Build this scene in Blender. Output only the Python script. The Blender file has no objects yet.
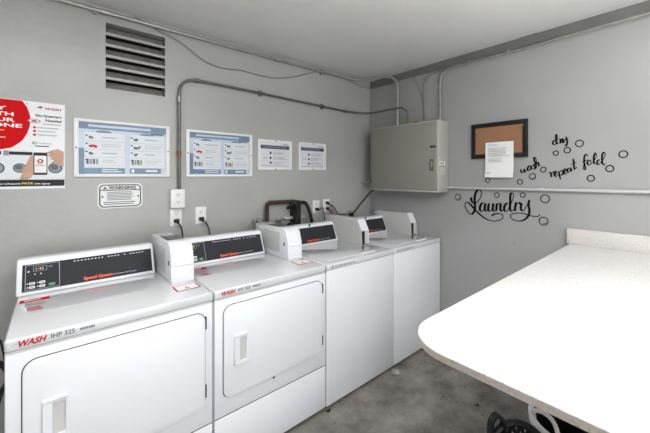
import bpy, bmesh, math, random
from math import sin, cos, pi, radians
from mathutils import Vector, Matrix
random.seed(7)
SC = bpy.context.scene
C = SC.collection

# ------------------------------------------------------------------ camera model (metres; room corner at the origin)
F, YAW, CX, CY, CH, PY, PX = 322.87, .745, -2.6509, -2.5421, 1.5155, 175.53, 350.4
_c, _s = cos(YAW), sin(YAW)
def at(ax, val, u, v):
    "world point where the sight line of photo pixel (u,v) meets the plane axis=val"
    a = (u-PX)/F; b = -(v-PY)/F
    d = (_s+a*_c, _c-a*_s, b); o = (CX, CY, CH)
    t = (val-o[ax])/d[ax]
    return Vector([o[i]+t*d[i] for i in range(3)])
def LW(u, v, off=0.0):
    p = at(1, -off, u, v); return (p.x, p.z)
def RW(u, v, off=0.0):
    p = at(0, -off, u, v); return (p.y, p.z)

# ------------------------------------------------------------------ materials
def mat(name, col, rough=.5, metal=0.0, coat=0.0, noise=0.0, nscale=8.0, bump=0.0, bscale=40.0, emit=0.0, spec=None, alpha=None, detail=4):
    m = bpy.data.materials.new(name); m.use_nodes = True
    nt = m.node_tree; b = nt.nodes['Principled BSDF']
    if len(col) == 3: col = (*col, 1)
    b.inputs['Base Color'].default_value = col
    b.inputs['Roughness'].default_value = rough
    b.inputs['Metallic'].default_value = metal
    b.inputs['Coat Weight'].default_value = coat
    b.inputs['Coat Roughness'].default_value = .06
    if spec is not None: b.inputs['Specular IOR Level'].default_value = spec
    if emit: 
        b.inputs['Emission Color'].default_value = col; b.inputs['Emission Strength'].default_value = emit
    tc = nt.nodes.new('ShaderNodeTexCoord')
    if noise:
        n = nt.nodes.new('ShaderNodeTexNoise'); n.inputs['Scale'].default_value = nscale; n.inputs['Detail'].default_value = detail
        nt.links.new(tc.outputs['Object'], n.inputs['Vector'])
        r = nt.nodes.new('ShaderNodeValToRGB')
        r.color_ramp.elements[0].position = .3; r.color_ramp.elements[1].position = .7
        r.color_ramp.elements[0].color = (*[c*(1-noise) for c in col[:3]], 1)
        r.color_ramp.elements[1].color = (*[min(1, c*(1+noise)) for c in col[:3]], 1)
        nt.links.new(n.outputs['Fac'], r.inputs['Fac']); nt.links.new(r.outputs['Color'], b.inputs['Base Color'])
    if bump:
        n = nt.nodes.new('ShaderNodeTexNoise'); n.inputs['Scale'].default_value = bscale; n.inputs['Detail'].default_value = 5
        nt.links.new(tc.outputs['Object'], n.inputs['Vector'])
        bp = nt.nodes.new('ShaderNodeBump'); bp.inputs['Strength'].default_value = bump; bp.inputs['Distance'].default_value = .01
        nt.links.new(n.outputs['Fac'], bp.inputs['Height']); nt.links.new(bp.outputs['Normal'], b.inputs['Normal'])
    return m
def lin(r, g, b):
    f = lambda c: (c/255/12.92) if c/255 <= .04045 else ((c/255+.055)/1.055)**2.4
    return (f(r), f(g), f(b))

def wall_material(name, base, streak=.06):
    "painted plaster: broad uneven tone, trowel strokes, small chips"
    m = bpy.data.materials.new(name); m.use_nodes = True
    nt = m.node_tree; b = nt.nodes['Principled BSDF']; L = nt.links.new
    tc = nt.nodes.new('ShaderNodeTexCoord')
    n1 = nt.nodes.new('ShaderNodeTexNoise'); n1.inputs['Scale'].default_value = 1.6; n1.inputs['Detail'].default_value = 6
    mp = nt.nodes.new('ShaderNodeMapping'); mp.inputs['Scale'].default_value = (2, 2, 4); mp.inputs['Rotation'].default_value = (0, radians(4), 0)
    n2 = nt.nodes.new('ShaderNodeTexNoise'); n2.inputs['Scale'].default_value = 3.5; n2.inputs['Detail'].default_value = 8; n2.inputs['Roughness'].default_value = .6
    n3 = nt.nodes.new('ShaderNodeTexNoise'); n3.inputs['Scale'].default_value = 26; n3.inputs['Detail'].default_value = 3
    L(tc.outputs['Object'], n1.inputs['Vector']); L(tc.outputs['Object'], mp.inputs['Vector']); L(mp.outputs['Vector'], n2.inputs['Vector']); L(tc.outputs['Object'], n3.inputs['Vector'])
    r1 = nt.nodes.new('ShaderNodeValToRGB')
    r1.color_ramp.elements[0].position = .3; r1.color_ramp.elements[1].position = .72
    r1.color_ramp.elements[0].color = (*[c*(1-streak) for c in base], 1); r1.color_ramp.elements[1].color = (*[c*(1+streak) for c in base], 1)
    L(n1.outputs['Fac'], r1.inputs['Fac'])
    r3 = nt.nodes.new('ShaderNodeValToRGB')            # a few darker chips and stains
    r3.color_ramp.elements[0].position = .20; r3.color_ramp.elements[1].position = .27
    r3.color_ramp.elements[0].color = (.45, .45, .45, 1); r3.color_ramp.elements[1].color = (1, 1, 1, 1)
    L(n3.outputs['Fac'], r3.inputs['Fac'])
    mx = nt.nodes.new('ShaderNodeMix'); mx.data_type = 'RGBA'; mx.blend_type = 'MULTIPLY'; mx.inputs[0].default_value = 1
    L(r1.outputs['Color'], mx.inputs[6]); L(r3.outputs['Color'], mx.inputs[7]); L(mx.outputs[2], b.inputs['Base Color'])
    b.inputs['Roughness'].default_value = .30; b.inputs['Specular IOR Level'].default_value = .5
    bp = nt.nodes.new('ShaderNodeBump'); bp.inputs['Strength'].default_value = .22; bp.inputs['Distance'].default_value = .012
    L(n2.outputs['Fac'], bp.inputs['Height']); L(bp.outputs['Normal'], b.inputs['Normal'])
    return m

def floor_material():
    m = bpy.data.materials.new('stained_concrete'); m.use_nodes = True
    nt = m.node_tree; b = nt.nodes['Principled BSDF']; L = nt.links.new
    tc = nt.nodes.new('ShaderNodeTexCoord')
    n1 = nt.nodes.new('ShaderNodeTexNoise'); n1.inputs['Scale'].default_value = 5; n1.inputs['Detail'].default_value = 10; n1.inputs['Roughness'].default_value = .68
    n2 = nt.nodes.new('ShaderNodeTexNoise'); n2.inputs['Scale'].default_value = 22; n2.inputs['Detail'].default_value = 4
    for n in (n1, n2): L(tc.outputs['Object'], n.inputs['Vector'])
    r = nt.nodes.new('ShaderNodeValToRGB'); r.color_ramp.elements[0].position = .32; r.color_ramp.elements[1].position = .68
    r.color_ramp.elements[0].color = (*lin(96, 92, 87), 1); r.color_ramp.elements[1].color = (*lin(154, 150, 144), 1)
    L(n1.outputs['Fac'], r.inputs['Fac'])
    r2 = nt.nodes.new('ShaderNodeValToRGB'); r2.color_ramp.elements[0].position = .28; r2.color_ramp.elements[1].position = .36
    r2.color_ramp.elements[0].color = (.5, .5, .5, 1); r2.color_ramp.elements[1].color = (1, 1, 1, 1)
    L(n2.outputs['Fac'], r2.inputs['Fac'])
    mx = nt.nodes.new('ShaderNodeMix'); mx.data_type = 'RGBA'; mx.blend_type = 'MULTIPLY'; mx.inputs[0].default_value = 1
    L(r.outputs['Color'], mx.inputs[6]); L(r2.outputs['Color'], mx.inputs[7]); L(mx.outputs[2], b.inputs['Base Color'])
    b.inputs['Roughness'].default_value = .6
    bp = nt.nodes.new('ShaderNodeBump'); bp.inputs['Strength'].default_value = .25; bp.inputs['Distance'].default_value = .005
    L(n1.outputs['Fac'], bp.inputs['Height']); L(bp.outputs['Normal'], b.inputs['Normal'])
    return m

def quartz_material(name, base, amount):
    "light speckled quartz"
    m = bpy.data.materials.new(name); m.use_nodes = True
    nt = m.node_tree; b = nt.nodes['Principled BSDF']; L = nt.links.new
    tc = nt.nodes.new('ShaderNodeTexCoord')
    v = nt.nodes.new('ShaderNodeTexNoise'); v.inputs['Scale'].default_value = 130; v.inputs['Detail'].default_value = 3; v.inputs['Roughness'].default_value = .7
    v2 = nt.nodes.new('ShaderNodeTexNoise'); v2.inputs['Scale'].default_value = 75; v2.inputs['Detail'].default_value = 2
    L(tc.outputs['Object'], v.inputs['Vector']); L(tc.outputs['Object'], v2.inputs['Vector'])
    r = nt.nodes.new('ShaderNodeValToRGB'); r.color_ramp.elements[0].position = .30; r.color_ramp.elements[1].position = .46
    r.color_ramp.elements[0].color = (*[c*(1-amount) for c in base], 1); r.color_ramp.elements[1].color = (*base, 1)
    L(v.outputs['Fac'], r.inputs['Fac'])
    r2 = nt.nodes.new('ShaderNodeValToRGB'); r2.color_ramp.elements[0].position = .24; r2.color_ramp.elements[1].position = .30
    r2.color_ramp.elements[0].color = (.58, .56, .53, 1); r2.color_ramp.elements[1].color = (1, 1, 1, 1)
    L(v2.outputs['Fac'], r2.inputs['Fac'])
    mx = nt.nodes.new('ShaderNodeMix'); mx.data_type = 'RGBA'; mx.blend_type = 'MULTIPLY'; mx.inputs[0].default_value = 1
    L(r.outputs['Color'], mx.inputs[6]); L(r2.outputs['Color'], mx.inputs[7]); L(mx.outputs[2], b.inputs['Base Color'])
    b.inputs['Roughness'].default_value = .3
    return m

M = dict(
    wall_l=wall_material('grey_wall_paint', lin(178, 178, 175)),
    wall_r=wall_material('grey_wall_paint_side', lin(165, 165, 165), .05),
    ceil=mat('ceiling_paint', lin(224, 224, 222), .4, noise=.03, nscale=2, bump=.12, bscale=9),
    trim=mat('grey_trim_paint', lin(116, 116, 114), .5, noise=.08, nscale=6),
    floor=floor_material(),
    quartz=quartz_material('speckled_quartz', lin(211, 209, 208), .38),
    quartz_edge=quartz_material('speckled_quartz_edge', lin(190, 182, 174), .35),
    quartz_splash=quartz_material('speckled_quartz_upstand', lin(212, 209, 205), .3),
    enamel=mat('white_enamel', lin(230, 232, 237), .3, coat=.15, noise=.012, nscale=3),
    enamel_top=mat('white_enamel_top', lin(214, 215, 218), .08, coat=.7, noise=.012, nscale=3),
    enamel_grey=mat('pale_grey_enamel', lin(205, 205, 204), .3, noise=.03, nscale=30),
    plate=mat('dull_steel_plate', lin(110, 110, 110), .35, metal=.6, noise=.1, nscale=20),
    gap=mat('dark_gap', lin(60, 60, 62), .8, noise=.05),
    panel=mat('charcoal_panel', lin(56, 57, 61), .5, noise=.05, nscale=60, spec=.15),
    black=mat('matte_black', lin(24, 24, 25), .5, noise=.1, nscale=30),
    rubber=mat('black_rubber', lin(30, 29, 30), .45, noise=.15, nscale=40),
    steel=mat('galvanised_steel', lin(168, 167, 162), .42, metal=.5, noise=.16, nscale=25),
    darksteel=mat('darkened_conduit', lin(120, 120, 116), .38, metal=.6, noise=.2, nscale=25),
    paintpipe=mat('painted_pipe', lin(196, 196, 193), .4, noise=.05, nscale=9),
    greywire=mat('grey_painted_wire', lin(138, 138, 134), .5, noise=.06),
    boxgrey_shaded=mat('grey_cabinet_paint_shaded', lin(150, 149, 141), .55, noise=.03, nscale=5, bump=.04, bscale=60),  # cabinet paint darkened for the door: the front's shade put into the colour
    boxgrey=mat('grey_cabinet_paint', lin(182, 181, 174), .5, noise=.03, nscale=5, bump=.04, bscale=60),  # same paint, lighter: the brighter light on the side put into the colour
    brown=mat('vent_dark_brown', lin(134, 130, 124), .75, noise=.2, nscale=24),
    void=mat('vent_shadow', lin(30, 29, 28), .9, noise=.1),
    rust=mat('rusty_iron', lin(74, 56, 48), .7, noise=.45, nscale=22, bump=.3, bscale=60),
    copper=mat('rusty_copper', lin(150, 92, 66), .6, noise=.3, nscale=40),
    white=mat('white_paper', lin(238, 238, 238), .6, noise=.01),
    gloss=mat('white_gloss_print', lin(235, 236, 238), .3, coat=.0, noise=.01),
    plastic=mat('white_plastic', lin(236, 236, 234), .35, noise=.01),
    paleblue=mat('pale_blue_print', lin(198, 210, 224), .2, noise=.07, nscale=12),
    blue=mat('blue_print', lin(120, 142, 168), .2, noise=.1, nscale=14),
    navy=mat('navy_print', lin(54, 62, 88), .3, noise=.05),
    sheet=mat('white_print', lin(222, 226, 231), .25, noise=.02),
    greytxt=mat('grey_print', lin(150, 152, 156), .5, noise=.03),
    midgrey=mat('mid_grey_print', lin(105, 107, 112), .5, noise=.1, nscale=50),
    ink=mat('black_ink', lin(28, 28, 30), .5, noise=.05),
    red=mat('red_print', lin(208, 14, 24), .6, noise=.04, spec=.15),
    redtxt=mat('red_ink', lin(190, 30, 36), .5, noise=.02),
    orange=mat('orange_print_glowing', lin(240, 84, 40), .4, noise=.02, emit=.15),  # plain print given a faint glow to brighten the lettering
    yellow=mat('yellow_print', lin(224, 200, 84), .5, noise=.02),
    green=mat('green_print', lin(70, 150, 110), .4, noise=.04),
    skin=mat('printed_skin_tone', lin(196, 158, 134), .4, noise=.12, nscale=22),
    cork=mat('cork', lin(160, 119, 90), .85, noise=.16, nscale=140, bump=.3, bscale=220),
    frame=mat('black_wood_frame', lin(18, 17, 17), .5, noise=.1),
    vinyl=mat('black_vinyl', lin(22, 22, 23), .8, noise=.05, spec=.1),
    display=mat('amber_display', lin(210, 190, 110), .5, noise=.02, emit=.4),
    rope=mat('white_rope', lin(214, 210, 203), .8, noise=.1, nscale=80),
    cloth=mat('white_cloth', lin(222, 222, 224), .8, noise=.05, nscale=20, bump=.2, bscale=70),
    lint=mat('pale_lint', lin(170, 168, 162), .95, noise=.2, nscale=60, bump=.5, bscale=90),
    leaf=mat('dry_leaf', lin(44, 38, 34), .9, noise=.3, nscale=60),
    tube=mat('lamp_diffuser', lin(250, 250, 250), .5, noise=.01, emit=1.5),
)

# ------------------------------------------------------------------ mesh builder
class MB:
    def __init__(s): s.v = []; s.f = []; s.m = []; s.mats = []; s.sm = []
    def mi(s, m):
        if m not in s.mats: s.mats.append(m)
        return s.mats.index(m)
    def add(s, verts, faces, m, smooth=False):
        o = len(s.v); k = s.mi(m)
        s.v += [tuple(v) for v in verts]
        for f in faces: s.f.append(tuple(i+o for i in f)); s.m.append(k); s.sm.append(smooth)
        return s
    def bm(s, bm, m, smooth=False, mx=None):
        bm.verts.index_update()
        vs = [(mx @ v.co) if mx else v.co for v in bm.verts]
        s.add([tuple(v) for v in vs], [tuple(v.index for v in f.verts) for f in bm.faces], m, smooth)
        bm.free(); return s
    def box(s, x0, x1, y0, y1, z0, z1, m, r=0, seg=2, smooth=None):
        bm = bmesh.new(); bmesh.ops.create_cube(bm, size=1)
        for v in bm.verts:
            v.co = Vector(((x0+x1)/2+v.co.x*(x1-x0), (y0+y1)/2+v.co.y*(y1-y0), (z0+z1)/2+v.co.z*(z1-z0)))
        if r: bmesh.ops.bevel(bm, geom=list(bm.edges), offset=r, segments=seg, profile=.5, affect='EDGES')
        return s.bm(bm, m, bool(r) if smooth is None else smooth)
    def prism(s, pts, a0, a1, axis, m, r=0, seg=2):
        "polygon pts (2D) extruded along axis: x->(y,z) y->(x,z) z->(x,y)"
        bm = bmesh.new()
        def P(p, a): return {'x': (a, p[0], p[1]), 'y': (p[0], a, p[1]), 'z': (p[0], p[1], a)}[axis]
        A = [bm.verts.new(P(p, a0)) for p in pts]; B = [bm.verts.new(P(p, a1)) for p in pts]
        n = len(pts)
        bm.faces.new(A); bm.faces.new(B[::-1])
        for i in range(n): bm.faces.new((A[i], B[i], B[(i+1) % n], A[(i+1) % n]))
        bmesh.ops.recalc_face_normals(bm, faces=list(bm.faces))
        if r: bmesh.ops.bevel(bm, geom=[e for e in bm.edges if e.calc_face_angle(0) > .5], offset=r, segments=seg, profile=.5, affect='EDGES')
        return s.bm(bm, m, bool(r))
    def tube(s, pts, rad, m, n=10, fillet=0, closed=False, caps=True, twist=0):
        P = [Vector(p) for p in pts]
        if fillet:
            Q = [P[0]]
            for i in range(1, len(P)-1):
                a, b, c = P[i-1], P[i], P[i+1]
                d1 = (a-b); d2 = (c-b); f = min(fillet, d1.length*.49, d2.length*.49)
                p1 = b+d1.normalized()*f; p2 = b+d2.normalized()*f
                for k in range(7):
                    t = k/6; Q.append(p1*(1-t)**2+b*2*t*(1-t)+p2*t*t)
            Q.append(P[-1]); P = Q
        N = len(P); rings = []; prev = None
        for i in range(N):
            if closed: t = P[(i+1) % N]-P[i-1]
            else: t = (P[min(i+1, N-1)]-P[max(i-1, 0)])
            t.normalize()
            if prev is None:
                u = t.orthogonal().normalized()
            else:
                u = prev-t*prev.dot(t); u = u.normalized() if u.length > 1e-6 else t.orthogonal().normalized()
            prev = u; w = t.cross(u)
            rr = rad(i/(N-1)) if callable(rad) else rad
            rings.append([P[i]+(u*cos(2*pi*k/n+twist*i)+w*sin(2*pi*k/n+twist*i))*rr for k in range(n)])
        V = [v for r in rings for v in r]; Fc = []
        for i in range(N if closed else N-1):
            j = (i+1) % N
            for k in range(n): Fc.append((i*n+k, i*n+(k+1) % n, j*n+(k+1) % n, j*n+k))
        if not closed and caps: Fc.append(tuple(range(n))[::-1]); Fc.append(tuple((N-1)*n+k for k in range(n)))
        return s.add(V, Fc, m, True)
    def cyl(s, p, d, r, L, m, n=16):
        p = Vector(p); d = Vector(d).normalized(); return s.tube([p, p+d*L], r, m, n)
    def build(s, name, parent=None, loc=None):
        me = bpy.data.meshes.new(name); me.from_pydata(s.v, [], s.f)
        for m in s.mats: me.materials.append(m)
        me.polygons.foreach_set('material_index', s.m)
        me.polygons.foreach_set('use_smooth', s.sm)
        me.update()
        if any(s.sm):
            try: me.set_sharp_from_angle(angle=radians(40))
            except Exception: pass
        o = bpy.data.objects.new(name, me); C.objects.link(o)
        if parent: o.parent = parent
        if loc: o.location = loc
        return o
def spline(pts, k=8, closed=False):
    P = [Vector(p) for p in pts]; out = []; n = len(P)
    rng = range(n if closed else n-1)
    for i in rng:
        if closed: a, b, c, d = P[i-1], P[i], P[(i+1) % n], P[(i+2) % n]
        else: a, b, c, d = P[max(i-1, 0)], P[i], P[i+1], P[min(i+2, n-1)]
        for j in range(k):
            t = j/k
            out.append(.5*((2*b)+(c-a)*t+(2*a-5*b+4*c-d)*t*t+(3*b-a-3*c+d)*t**3))
    if not closed: out.append(P[-1])
    return out

def thing(name, label, cat, loc=(0, 0, 0), group=None):
    o = bpy.data.objects.new(name, None); C.objects.link(o); o.location = loc; o.empty_display_size = .1
    o['label'] = label; o['category'] = cat
    if group: o['group'] = group
    return o
def tag(o, label, cat, group=None):
    o['label'] = label; o['category'] = cat
    if group: o['group'] = group
    return o
def struct(o): o['kind'] = 'structure'; return o
def recentre(o):
    "origin of a one-mesh thing to the middle of its own bounds"
    me = o.data; xs = [v.co for v in me.vertices]
    lo = Vector([min(v[i] for v in xs) for i in range(3)]); hi = Vector([max(v[i] for v in xs) for i in range(3)])
    c = (lo+hi)/2; me.transform(Matrix.Translation(-c)); o.location = o.location+c; return o

# ------------------------------------------------------------------ flat printing on a plane
_tc = {}
def text_mesh(body, shear=0, bold=0):
    k = (body, shear, bold)
    if k in _tc: return _tc[k]
    cu = bpy.data.curves.new('lettering', 'FONT'); cu.body = body; cu.size = 1; cu.shear = shear; cu.offset = bold; cu.resolution_u = 3
    o = bpy.data.objects.new('lettering', cu); C.objects.link(o)
    bpy.context.view_layer.update()
    dg = bpy.context.evaluated_depsgraph_get(); e = o.evaluated_get(dg); me = e.to_mesh()
    V = [(v.co.x, v.co.y) for v in me.vertices]; Fc = [tuple(p.vertices) for p in me.polygons]
    e.to_mesh_clear(); bpy.data.objects.remove(o); bpy.data.curves.remove(cu)
    x0 = min(v[0] for v in V); x1 = max(v[0] for v in V)
    V = [(v[0]-x0, v[1]) for v in V]
    _tc[k] = (V, Fc, x1-x0); return _tc[k]
CAP = .69
class Plane2:
    "prints shapes into a mesh builder on a plane with origin o, right r, up u, facing n"
    def __init__(s, mb, o, r, u, n):
        s.mb = mb; s.o = Vector(o); s.r = Vector(r); s.u = Vector(u); s.n = Vector(n)
    def P(s, a, b, l): return s.o+s.r*a+s.u*b+s.n*(l*.0005)
    def poly(s, pts, m, l=1): s.mb.add([s.P(a, b, l) for a, b in pts], [tuple(range(len(pts)))], m); return s
    def rect(s, a0, b0, a1, b1, m, l=1): return s.poly([(a0, b0), (a1, b0), (a1, b1), (a0, b1)], m, l)
    def disc(s, a, b, ra, m, l=1, rb=None, n=24):
        rb = rb or ra; return s.poly([(a+ra*cos(2*pi*k/n), b+rb*sin(2*pi*k/n)) for k in range(n)], m, l)
    def rrect(s, a0, b0, a1, b1, r, m, l=1):
        return s.poly(rr_pts(a0, b0, a1, b1, r), m, l)
    def text(s, body, a, b, h, m, w=None, l=2, align='l', shear=0, bold=0):
        V, Fc, W = text_mesh(body, shear, bold); k = h/CAP; kx = (w/W) if w else k
        off = {'l': 0, 'r': -W*kx, 'c': -W*kx/2}[align]
        s.mb.add([s.P(a+off+x*kx, b+y*k, l) for x, y in V], Fc, m); return s
    def lines(s, a0, a1, b0, b1, n, m, l=2, fill=.4, ragged=.3):
        "a block of n lines of print too small to read"
        rnd = random.Random(int(abs(a0*7919+b0*104729)*1000)); st = (b1-b0)/n
        for i in range(n):
            y = b1-(i+.5)*st; e = a1-(a1-a0)*ragged*rnd.random()
            s.rect(a0, y-st*fill/2, e, y+st*fill/2, m, l)
        return s
def rr_pts(a0, b0, a1, b1, r, n=6):
    out = []
    for cx, cy, t0 in ((a1-r, b0+r, -90), (a1-r, b1-r, 0), (a0+r, b1-r, 90), (a0+r, b0+r, 180)):
        for k in range(n+1):
            t = radians(t0+90*k/n); out.append((cx+r*cos(t), cy+r*sin(t)))
    return out
def left_plane(mb, off=.0): return Plane2(mb, (0, -off, 0), (1, 0, 0), (0, 0, 1), (0, -1, 0))
def right_plane(mb, off=.0): return Plane2(mb, (-off, 0, 0), (0, -1, 0), (0, 0, 1), (-1, 0, 0))   # a = -y

# ================================================================== THE ROOM
H = 2.572; XE = -4.4; YB = -4.7
VX0, VX1, VZ0, VZ1 = -2.405, -2.072, 2.063, 2.482     # vent opening
mb = MB()
for a in ((XE, VX0, 0, H), (VX1, 0, 0, H), (VX0, VX1, 0, VZ0), (VX0, VX1, VZ1, H)):
    mb.box(a[0], a[1], 0, .14, a[2], a[3], M['wall_l'])
struct(mb.build('wall_left'))
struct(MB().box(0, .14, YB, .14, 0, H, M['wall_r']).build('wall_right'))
mb = MB()      # wall behind the camera with a wide doorway
OX0, OX1, OZ = -3.3, -.8, 2.15
mb.box(XE, OX0, YB-.14, YB, 0, H, M['wall_l']); mb.box(OX1, .14, YB-.14, YB, 0, H, M['wall_l']); mb.box(OX0, OX1, YB-.14, YB, OZ, H, M['wall_l'])
struct(mb.build('wall_back'))
struct(MB().box(XE-.14, XE, YB-.14, .14, 0, H, M['wall_l']).build('wall_end'))
struct(MB().box(XE-.14, .14, YB-.14, .14, -.1, 0, M['floor']).build('floor'))
struct(MB().box(XE-.14, .14, YB-.14, .14, H, H+.12, M['ceil']).build('ceiling'))
# grey ledger board under the ceiling along the right wall, in two lengths with a raised joint
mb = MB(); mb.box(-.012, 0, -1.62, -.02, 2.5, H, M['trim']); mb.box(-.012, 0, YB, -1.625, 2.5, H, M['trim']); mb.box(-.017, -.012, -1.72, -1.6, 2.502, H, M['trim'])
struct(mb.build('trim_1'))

# ------------------------------------------------------------------ louvred wall vent
t = thing('wall_vent', 'louvred wall vent with six dark slots high on the left wall', 'vent', ((VX0+VX1)/2, 0, VZ0))
def off(o, t): o.location = -Vector(t.location); return o     # mesh authored in world space under a placed thing
mb = MB(); mb.box(VX0, VX1, .11, .135, VZ0, VZ1, M['void']); 
off(mb.build('backing', t), t)
mb = MB(); pitch = (VZ1-VZ0)/6
for i in range(1, 6):
    z = VZ0+pitch*i; mb.box(VX0, VX1, -.003, .012, z-.008, z+.008, M['wall_l'])
mb.box(VX0-.006, VX1+.006, -.004, .006, VZ0-.01, VZ0+.004, M['wall_l'])
off(mb.build('slats', t), t)
mb = MB()
for i in range(6):
    z = VZ0+pitch*i
    mb.prism([(.022, z+.004), (.055, z+.056), (.06, z+.056), (.027, z+.004)], VX0+.003, VX1-.003, 'x', M['brown'])
off(mb.build('louvre_blades', t), t)

# ================================================================== CONDUITS, PIPES AND WIRES
def clip(mb, p, axis, m, r=.016, L=.03):
    p = Vector(p); d = Vector(axis).normalized(); mb.cyl(p-d*L/2, d, r, L, m, 12)
# upper conduit along the left wall, bending across the corner and down into the cabinet
CABX, CABY0, CABY1, CABZ0, CABZ1 = -.178, -.983, -.175, 1.365, 2.008
yA = at(0, -.08, 397.5, 110).y; yB = at(0, -.08, 407, 118).y
zA = 2.532
t = thing('electrical_conduit', 'long bright steel conduit just under the ceiling, ending down in the grey cabinet', 'conduit', (-2, -.03, zA), 'conduits on the walls')
mb = MB(); mb.tube([(XE+.02, -.028, zA), (-.27, -.028, zA), (-.08, yA, zA-.005), (-.08, yA, CABZ1-.002)], .0125, M['steel'], 10, fillet=.13)
off(mb.build('pipe', t), t)
for u in (105, 276, 320.6):
    mb = MB(); clip(mb, (LW(u, 60)[0], -.028, zA), (1, 0, 0), M['steel'], .017, .05); off(mb.build('coupling', t), t)
off(MB().box(LW(105, 10)[0]-.06, LW(105, 10)[0]-.04, -.03, 0, zA-.02, zA+.02, M['steel']).build('strap', t), t); off(MB().box(-.72, -.70, -.02, 0, zA-.028, zA+.028, M['steel']).build('strap', t), t)
# lower conduit: up from the outlet, along the wall, round the corner and down into the cabinet
xV = -1.988; zB = 2.212
t = thing('electrical_conduit', 'thin dark conduit rising from the outlet box, bending along the left wall into the cabinet', 'conduit', (xV, -.03, 1.42), 'conduits on the walls')
mb = MB(); mb.tube([(xV, -.024, 1.418), (xV, -.024, 2.218), (-1.5, -.024, 2.214), (-.4, -.024, 2.188), (-.16, -.09, 2.178), (-.08, yB, 2.20), (-.08, yB, CABZ1-.002)], .0105, M['darksteel'], 10, fillet=.13)
off(mb.build('pipe', t), t)
for z, m_ in ((2.06, 'steel'), (1.67, 'copper')):
    mb = MB(); clip(mb, (xV, -.024, z), (0, 0, 1), M[m_], .0142, .04); off(mb.build('coupling', t), t)
for x, z in ((-1.87, 2.216), (-1.36, 2.212), (-.7, 2.195), (-.40, 2.188)):
    mb = MB(); clip(mb, (x, -.024, z), (1, 0, 0), M['darksteel'], .0145, .035)
    if x in (-1.36, -.7): mb.box(x-.012, x+.012, -.026, 0, z-.024, z+.02, M['darksteel'])
    off(mb.build('coupling', t), t)
# conduits on the right wall
y1 = RW(440, 100, .02)[0]
t = thing('electrical_conduit', 'steel conduit rising from the cabinet top then running right below the ceiling board', 'conduit', (-.02, y1, CABZ1), 'conduits on the walls')
mb = MB(); mb.tube([(-.02, y1, CABZ1-.002), (-.02, y1, 2.475), (-.02, -1.25, 2.486), (-.02, -1.7, 2.476), (-.02, -1.82, 2.484), (-.02, -2.3, 2.488), (-.02, YB+.1, 2.49)], .0095, M['steel'], 8, fillet=.1)
off(mb.build('pipe', t), t)
mb = MB(); clip(mb, (-.02, y1, 2.24), (0, 0, 1), M['steel'], .013, .04); off(mb.build('coupling', t), t)
for y in (-1.2, -1.52): off(MB().box(-.03, 0, y-.01, y+.01, 2.47, 2.5, M['steel']).build('strap', t), t)
y2 = RW(424, 100, .014)[0]
mb = MB(); mb.tube([(-.014, y2, CABZ1-.002), (-.014, y2, 2.47), (-.014, y2-.2, 2.487), (-.014, -1.12, 2.497)], .006, M['greywire'], 8, fillet=.12)
tag(recentre(mb.build('electrical_conduit')), 'thin grey wire conduit between the two steel drops on the cabinet top', 'conduit', 'conduits on the walls')
# thin loose wires
mb = MB(); pts = []
for u, v in ((134, 16), (157, 30), (180, 42), (203, 60), (222, 68), (240, 70), (258, 75), (276, 78), (292, 77), (306, 74), (320, 71)):
    x, z = LW(u, v, .008); pts.append((x, -.008, z))
mb.tube(spline(pts, 6), .0045, M['greywire'], 8)
tag(recentre(mb.build('loose_wire')), 'thin grey wire sagging below the upper conduit on the left wall', 'wire')
mb = MB(); pts = [(-.36, -.01, 2.53), (-.2, -.012, 2.50), (-.04, -.03, 2.49)]
for u, v in ((380, 87), (392, 83), (402, 79), (412, 78), (418, 86), (422, 98), (424.5, 110), (425, 119)):
    y, z = RW(u, v, .006); pts.append((-.008, y, z))
mb.tube(spline(pts, 6), .0035, M['greywire'], 6)
tag(recentre(mb.build('loose_wire')), 'thin dark wire crossing the room corner and hanging down to the cabinet top', 'wire')
# handrail-like pipe along the right wall
t = thing('water_pipe', 'pale painted pipe running level along the right wall below the cork board', 'pipe', (-.03, -2, 1.41))
mb = MB(); mb.tube([(-.018, CABY0-.001, 1.405), (-.018, YB+.05, 1.434)], .0105, M['paintpipe'], 12)
off(mb.build('pipe', t), t)
for y in (-1.02, -1.75, -2.5):
    mb = MB(); mb.box(-.02, 0, y-.012, y+.012, 1.393-(y+.98)*.009, 1.419-(y+.98)*.009, M['paintpipe'])
    off(mb.build('bracket', t), t)
# stub between the left wall and the cabinet
mb = MB(); p = at(1, -.12, 368, 182)
mb.tube([(-.15, -.176, p.z), (-.15, -.0, p.z)], .008, M['steel'], 8); clip(mb, (-.15, -.150, p.z), (0, 1, 0), M['steel'], .014, .02); clip(mb, (-.15, -.12, p.z), (0, 1, 0), M['steel'], .013, .02)
tag(recentre(mb.build('conduit_nipple')), 'short steel conduit stub joining the left side of the cabinet to the wall', 'conduit')

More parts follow.
